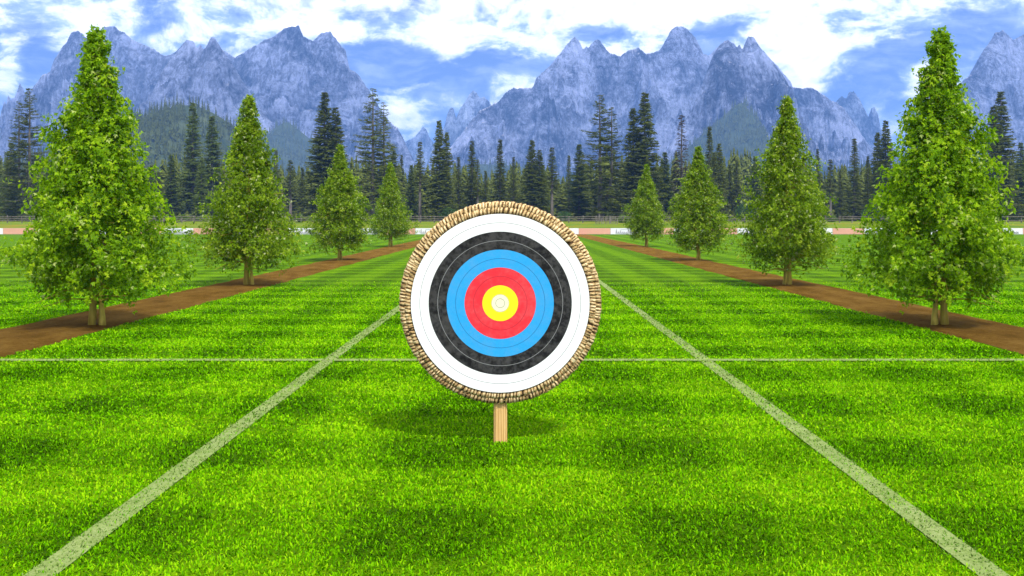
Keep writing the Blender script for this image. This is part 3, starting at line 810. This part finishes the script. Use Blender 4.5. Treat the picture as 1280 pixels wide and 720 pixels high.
# ------------------------------------------------------------------ hills and mountains
def range_mesh(name, prof, D, Lf, Lb, mat, seed, step=1.3, rows=170, jag=2.2, relief=85.0, toe=.42, foot=.22, kind='structure', carve=1.0):
    prof = np.array(prof, float)
    px = np.arange(prof[0, 0], prof[-1, 0], step)
    py = np.interp(px, prof[:, 0], prof[:, 1])
    py = py + jag * 1.7 * (ridged(px / 6.0, px * 0 + .5, seed, 4, .6) - .55)
    X = gx(px, D); P = np.maximum(gz(py, D) - 1.0, 2.0)
    t = np.concatenate([np.linspace(0, .5, int(rows * .3), endpoint=False), np.linspace(.5, 1, rows - int(rows * .3))])
    back = np.linspace(0, 1, 14)[1:]
    XX, TT = np.meshgrid(X, t)
    YY = D - Lf * (1 - TT)
    env = smooth(1.0, .90, TT) * smooth(0, .15, TT)
    # ribs and gullies run down the face
    wx = 150 * (fbm(XX / 230, YY / 260, seed + 50, 4) - .5) * env; wy = 160 * (fbm(XX / 210, YY / 230, seed + 60, 4) - .5) * env
    big = ridged((XX + wx) / 210.0, (YY + wy) / 380.0, seed + 1, 4, .5)
    mid = ridged((XX + wx) / 64.0, (YY + wy) / 120.0, seed + 7, 5, .55)
    fin = ridged((XX + wx * 1.3) / 21.0, (YY + wy * 1.3) / 34.0, seed + 9, 4, .6)
    te = np.clip(TT + carve * (.09 - .62 * np.maximum(0, .95 - big) - .16 * (1 - mid)) * env, 0, 1.0)
    g = np.where(te < toe, foot * (te / toe) ** 1.5, foot + (1 - foot) * ((te - toe) / (1 - toe)) ** .92)
    # stepped cliffs
    stp = g * 7 + 1.2 * fbm(XX / 160, YY / 160, seed + 20, 3)
    g = g + .045 * np.sin(2 * np.pi * stp) * env * (te > toe) / 1.6
    PP = np.broadcast_to(P, XX.shape)
    k = np.array([.06, .12, .2, .24, .2, .12, .06]); sm = np.convolve(np.pad(P, 30, mode='edge'), np.ones(15) / 15, 'same')[30:-30]
    mixw = smooth(.92, .45, TT)
    Pm = PP * (1 - mixw) + sm[None] * mixw
    Hh = Pm * g + env * np.minimum(1, Pm / 150) * (relief * .32 * (mid - .60) + relief * .52 * (fin - .60))
    Hh = np.maximum(Hh, -1.0)
    Vf = np.stack([XX, YY, Hh + 1.0], -1)
    XB, TB = np.meshgrid(X, back); HB = P[None] * (1 - TB) ** 1.15; YB = D + Lb * TB
    V = np.concatenate([Vf, np.stack([XB, YB, HB + 1.0], -1)])
    n, m = V.shape[:2]; i = np.arange(n * m).reshape(n, m)
    Q = np.stack([i[:-1, :-1], i[:-1, 1:], i[1:, 1:], i[1:, :-1]], -1).reshape(-1, 4)
    o = mesh_np(name, V.reshape(-1, 3), Q, mat, smooth=False)
    tag(o, kind=kind); return o, X, Vf
M_ROCK = m_rock('hazed_dolomite_rock', (.80, .90, 1.32), treeline=95)  # blue-grey rock, pushed bluer in its colour to add distance haze
M_ROCK2 = m_rock('hazed_far_rock', (.80, .92, 1.22), treeline=60)  # haze blue painted into the colour of the farther peaks too
W = [(-120, 268), (-60, 235), (-20, 192), (0, 170), (14, 153), (28, 132), (43, 109), (53, 95), (65, 88), (69, 73), (77, 61), (86, 50), (89, 41), (97, 38.6), (107, 46), (114, 56), (120, 45), (125, 37), (130, 33), (143, 34), (155, 41), (167, 50), (178, 55), (194, 63), (205, 70), (219, 66), (228, 56), (233, 50), (242, 52), (246, 60), (251, 56), (254, 62), (257, 60), (264, 46), (269, 48), (277, 62), (293, 72), (309, 63), (332, 50), (343, 45), (359, 34), (370, 33), (374, 32), (379, 45), (391, 52), (402, 41), (413, 39), (418, 46), (432, 64), (437, 87), (447, 92), (462, 114), (474, 134), (486, 152), (497, 160), (506, 178), (513, 192), (524, 212), (545, 250), (560, 270)]
E = [(520, 265), (545, 215), (560, 187), (574, 170), (599, 139), (622, 127), (632, 117), (642, 110), (663, 110), (666, 109), (670, 98), (687, 82), (702, 64), (712, 52), (719, 45), (723, 50), (729, 62), (733, 57), (736, 60), (743, 51), (747, 49), (754, 56), (762, 66), (775, 70), (784, 64), (798, 59), (805, 66), (809, 68), (823, 64), (834, 48), (840, 35), (848, 33), (854, 33), (868, 45), (879, 67), (886, 70), (899, 57), (905, 52), (910, 50), (918, 56), (921, 60), (924, 56), (928, 62), (935, 46), (942, 46), (952, 62), (971, 82), (988, 102), (991, 110), (1003, 110), (1015, 109), (1032, 121), (1054, 134), (1071, 159), (1090, 187), (1110, 215), (1140, 262)]
FR = [(1090, 268), (1110, 250), (1130, 210), (1150, 172), (1165, 150), (1190, 112), (1207, 98), (1219, 88), (1225, 70), (1240, 48), (1243, 41), (1254, 38.6), (1262, 46), (1267, 51), (1280, 43), (1290, 36), (1312, 34), (1335, 47), (1370, 70), (1400, 60), (1425, 48), (1440, 66), (1480, 70), (1530, 40), (1560, 60), (1640, 180), (1700, 268)]
TL = [(520, 240), (540, 187), (551, 170), (555, 159), (559, 142), (563, 134), (567, 135), (570, 148), (574, 139), (581, 128), (586, 119), (591, 113), (596, 116), (600, 123), (605, 120), (611, 127), (625, 150), (650, 180), (690, 240)]
TR = [(980, 240), (1010, 180), (1035, 145), (1046, 126), (1052, 120), (1058, 123), (1061, 116), (1067, 114), (1074, 123), (1082, 139), (1087, 148), (1089, 135), (1093, 134), (1097, 142), (1100, 159), (1105, 174), (1120, 192), (1150, 245)]
SPK = [(470, 260), (490, 200), (506, 178), (519, 171), (525, 163), (529, 159), (533, 162), (538, 174), (549, 187), (565, 200), (600, 250)]
W2 = [(140, 262), (165, 190), (188, 122), (204, 86), (219, 68), (228, 57), (233, 50), (242, 52), (246, 60), (251, 56), (254, 62), (257, 60), (264, 46), (269, 48), (277, 62), (290, 79), (305, 104), (325, 134), (345, 160), (370, 186), (400, 218), (430, 262)]
E2 = [(770, 262), (795, 240), (820, 208), (842, 174), (864, 138), (880, 100), (890, 72), (899, 57), (905, 52), (910, 50), (918, 56), (921, 60), (924, 56), (928, 62), (935, 46), (942, 46), (952, 62), (971, 83), (985, 104), (992, 128), (1002, 190), (1020, 262)]
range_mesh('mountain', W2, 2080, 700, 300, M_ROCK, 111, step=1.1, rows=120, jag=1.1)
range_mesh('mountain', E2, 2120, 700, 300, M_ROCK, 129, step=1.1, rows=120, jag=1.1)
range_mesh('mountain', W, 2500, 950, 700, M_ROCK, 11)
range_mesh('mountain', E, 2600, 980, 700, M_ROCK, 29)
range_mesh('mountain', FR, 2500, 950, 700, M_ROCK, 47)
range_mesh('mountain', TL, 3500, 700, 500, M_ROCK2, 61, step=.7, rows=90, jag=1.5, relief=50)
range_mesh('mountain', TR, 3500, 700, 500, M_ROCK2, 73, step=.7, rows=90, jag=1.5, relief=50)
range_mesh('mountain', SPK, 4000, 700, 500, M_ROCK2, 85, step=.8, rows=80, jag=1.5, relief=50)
# wooded hill behind the left trees, and wooded spurs on the mountain feet
def wooded(name, prof, D, Lf, seed, ntree, hs, label):
    o, X, Vf = range_mesh(name, prof, D, Lf, Lf * .8, M_GROUND, seed, step=3.0, rows=40, jag=1.0, relief=14, toe=.2, foot=.12, carve=.12)
    n, m = Vf.shape[:2]; sp = []
    for k in range(ntree):
        i = int(rng.uniform(.05, 1) ** .8 * (n - 1)); j = int(rng.integers(m)); p = Vf[i, j] + np.array([rng.uniform(-4, 4), 0, -.6])
        if p[2] < 3: continue
        s = hs * rng.uniform(.6, 1.25); sp.append((p[0], p[1], p[2], s, s * rng.uniform(.8, 1.1), rng.uniform(0, 6)))
    mass('hillside_forest', sp, LPs, M_FOR, label, 'forest')
wooded('hill', [(100, 262), (135, 200), (165, 152), (195, 141), (225, 131), (245, 132), (270, 143), (300, 163), (330, 195), (360, 225), (400, 262)], 950, 420, 5, 1500, .75, 'dark spruce wood covering the hill right of the largest left young tree')
wooded('hill', [(760, 268), (800, 232), (830, 210), (855, 190), (880, 166), (905, 144), (922, 130), (930, 128), (940, 150), (955, 190), (975, 232), (1000, 268)], 1800, 500, 6, 2600, .85, 'blue green wood on the spur behind the third right young tree')
wooded('hill', [(250, 268), (300, 225), (330, 175), (345, 158), (360, 152), (378, 166), (400, 184), (440, 205), (490, 228), (560, 262)], 1900, 500, 8, 2200, .85, 'blue green wood on the mountain foot behind the third left young tree')
wooded('hill', [(470, 268), (520, 238), (560, 214), (600, 205), (650, 208), (700, 222), (760, 240), (830, 266)], 2000, 420, 9, 1700, .85, 'blue green wood along the mountain foot above the target')
wooded('hill', [(960, 268), (1000, 235), (1040, 212), (1080, 205), (1120, 220), (1180, 240), (1240, 232), (1300, 190), (1360, 170), (1420, 268)], 2000, 420, 10, 1700, .85, 'blue green wood on the mountain foot between the two largest right young trees')

# ------------------------------------------------------------------ haze
def haze():
    t = bpy.data.materials.new('haze_air'); t.use_nodes = True; nt = t.node_tree; nt.nodes.clear()
    out = nt.nodes.new('ShaderNodeOutputMaterial'); v = nt.nodes.new('ShaderNodeVolumePrincipled')
    v.inputs['Color'].default_value = (.20, .42, 1.0, 1); v.inputs['Density'].default_value = 2.0e-4; v.inputs['Anisotropy'].default_value = 0.0
    nt.links.new(v.outputs[0], out.inputs['Volume'])
    b = MB(); b.box((0, 4500, 267), (16000, 10000, 540))
    o = b.build('haze', t); tag(o, 'thin blue air between the lawn and the mountains', 'haze', kind='stuff')
HAZE = True
if HAZE: haze()

# ------------------------------------------------------------------ sky and sun
SUN_AZ, SUN_EL = R(153), R(55)                     # azimuth clockwise from +Y: behind the camera, to the right
sd = np.array([math.sin(SUN_AZ) * math.cos(SUN_EL), math.cos(SUN_AZ) * math.cos(SUN_EL), math.sin(SUN_EL)])
w = bpy.data.worlds.new('World'); sc.world = w; w.use_nodes = True
T = NT.__new__(NT); T.t = w.node_tree; T.t.nodes.clear()
wo = T.n('ShaderNodeOutputWorld'); bg = T.n('ShaderNodeBackground'); bg.inputs['Strength'].default_value = .12
gen = T.n('ShaderNodeTexCoord').outputs['Generated']
sep = T.n('ShaderNodeSeparateXYZ'); T.l(gen, sep.inputs[0])
sky = T.n('ShaderNodeTexSky'); sky.sky_type = 'NISHITA'; sky.sun_disc = False
sky.sun_elevation = SUN_EL; sky.sun_rotation = SUN_AZ; sky.altitude = 1200; sky.air_density = 1.0; sky.dust_density = .3; sky.ozone_density = 2.0
# look a little higher than the horizon for the clear mountain blue
cv = T.n('ShaderNodeCombineXYZ'); T.l(sep.outputs[0], cv.inputs[0]); T.l(sep.outputs[1], cv.inputs[1])
T.l(T.math('MULTIPLY_ADD', T.math('ABSOLUTE', sep.outputs[2]), 1.0, .55), cv.inputs[2])
nv = T.n('ShaderNodeVectorMath', operation='NORMALIZE'); T.l(cv.outputs[0], nv.inputs[0]); T.l(nv.outputs[0], sky.inputs[0])
blue = T.mix(1.0, sky.outputs[0], (1.15, 1.25, 1.55), 'MULTIPLY')
# clouds in azimuth / elevation
az = T.math('ARCTAN2', sep.outputs[0], sep.outputs[1]); el = T.math('ARCSINE', sep.outputs[2])
ce = T.n('ShaderNodeCombineXYZ'); T.l(az, ce.inputs[0]); T.l(T.math('MULTIPLY', el, 1.7), ce.inputs[1])
q = ce.outputs[0]
warp = T.n('ShaderNodeVectorMath', operation='MULTIPLY_ADD'); T.l(T.noise(q, 9, 3, .5, col=True), warp.inputs[0]); warp.inputs[1].default_value = (.06, .06, 0); T.l(q, warp.inputs[2])
n1 = T.noise(warp.outputs[0], 11, 10, .62); n2 = T.noise(warp.outputs[0], 34, 8, .62); n3 = T.noise(q, 3.5, 3, .5)
cl = T.math('MULTIPLY_ADD', n2, .50, T.math('MULTIPLY_ADD', n1, 1.05, T.math('MULTIPLY_ADD', n3, .25, -.165)))
hi = T.maprange(el, R(8.2), R(11.0)); cl = T.math('MULTIPLY_ADD', hi, .13, cl)
def blob(px, py, rx, ry, amt):
    global cl
    a0 = math.atan((px - VPX) / FPX); e0 = math.atan((VPY - py) / FPX)
    dx = T.math('DIVIDE', T.math('SUBTRACT', az, a0), rx / FPX); dy = T.math('DIVIDE', T.math('SUBTRACT', el, e0), ry / FPX)
    d = T.math('ADD', T.math('MULTIPLY', dx, dx), T.math('MULTIPLY', dy, dy))
    gss = T.math('EXPONENT', T.math('MULTIPLY', d, -1.0))
    cl = T.math('MULTIPLY_ADD', gss, amt, cl)
for bl in ((470, 60, 60, 34, -.26), (510, 105, 60, 30, -.20), (600, 75, 22, 26, -.22), (640, 80, 40, 16, -.2), (40, 80, 40, 40, -.22), (740, 40, 70, 14, -.25), (195, 40, 30, 16, -.18), (1110, 85, 45, 30, -.26), (1050, 40, 25, 14, -.2), (1195, 55, 45, 28, -.22), (900, 40, 40, 14, -.16),
           (420, 45, 60, 10, .2), (830, 20, 80, 12, .2), (580, 140, 20, 12, .14), (1015, 90, 20, 22, .2), (505, 130, 30, 36, .24), (10, 110, 18, 34, .22), (560, 50, 45, 22, .25), (690, 50, 35, 26, .25), (985, 70, 45, 40, .22), (1090, 55, 30, 18, .2), (620, 100, 30, 14, .15), (1150, 115, 20, 30, .2)):
    blob(*bl)
dens = T.maprange(cl, .63, .86)
bright = T.ramp(T.math('MULTIPLY_ADD', n2, 1.1, T.math('MULTIPLY_ADD', T.maprange(cl, .66, 1.05), .5, -.30)), [(.25, (4.0, 5.2, 8.2)), (.45, (7.2, 7.9, 9.2)), (.62, (8.8, 9.0, 9.4)), (.85, (11.6, 11.3, 10.9))])
top = T.maprange(el, R(11.2), R(12.4)); bright = T.mix(T.math('MULTIPLY', top, .7), bright, (8.8, 9.0, 9.2))
wisp = T.maprange(T.noise(T.scale(warp.outputs[0], 1, 2.2, 1), 13, 8, .65), .40, .72)
blue = T.mix(T.math('MULTIPLY_ADD', wisp, .34, .03), blue, (6.6, 7.6, 9.8))
T.l(T.mix(dens, blue, bright), bg.inputs['Color']); T.l(bg.outputs[0], wo.inputs['Surface'])
w.cycles.sampling_method = 'MANUAL'; w.cycles.sample_map_resolution = 512

sl = bpy.data.lights.new('sun', 'SUN'); sl.energy = 3.9; sl.angle = R(6); sl.color = (1, .955, .88)
so = bpy.data.objects.new('sun', sl); COL.objects.link(so)
import mathutils
so.rotation_euler = mathutils.Vector(tuple(sd)).to_track_quat('Z', 'Y').to_euler(); so.location = tuple(sd * 300)

# ------------------------------------------------------------------ camera and render settings
cd = bpy.data.cameras.new('camera'); cd.sensor_width = 36; cd.lens = 35.0; cd.shift_x = -(VPX - 640) / 1280; cd.shift_y = -(360 - VPY) / 1280
cd.clip_start = .05; cd.clip_end = 30000
co = bpy.data.objects.new('camera', cd); COL.objects.link(co); co.location = (0, 0, CAM_H); co.rotation_euler = (R(90), 0, 0)
sc.camera = co
sc.view_settings.view_transform = 'Standard'; sc.view_settings.look = 'None'; sc.view_settings.gamma = 1; sc.view_settings.exposure = .72
sc.render.engine = 'CYCLES'
c = sc.cycles; c.max_bounces = 6; c.diffuse_bounces = 4; c.transmission_bounces = 4; c.volume_bounces = 0; c.glossy_bounces = 2; c.transparent_max_bounces = 8
c.use_denoising = True; c.use_adaptive_sampling = True; c.adaptive_threshold = .015
try: c.denoiser = 'OPENIMAGEDENOISE'
except Exception: pass
c.sample_clamp_indirect = 6
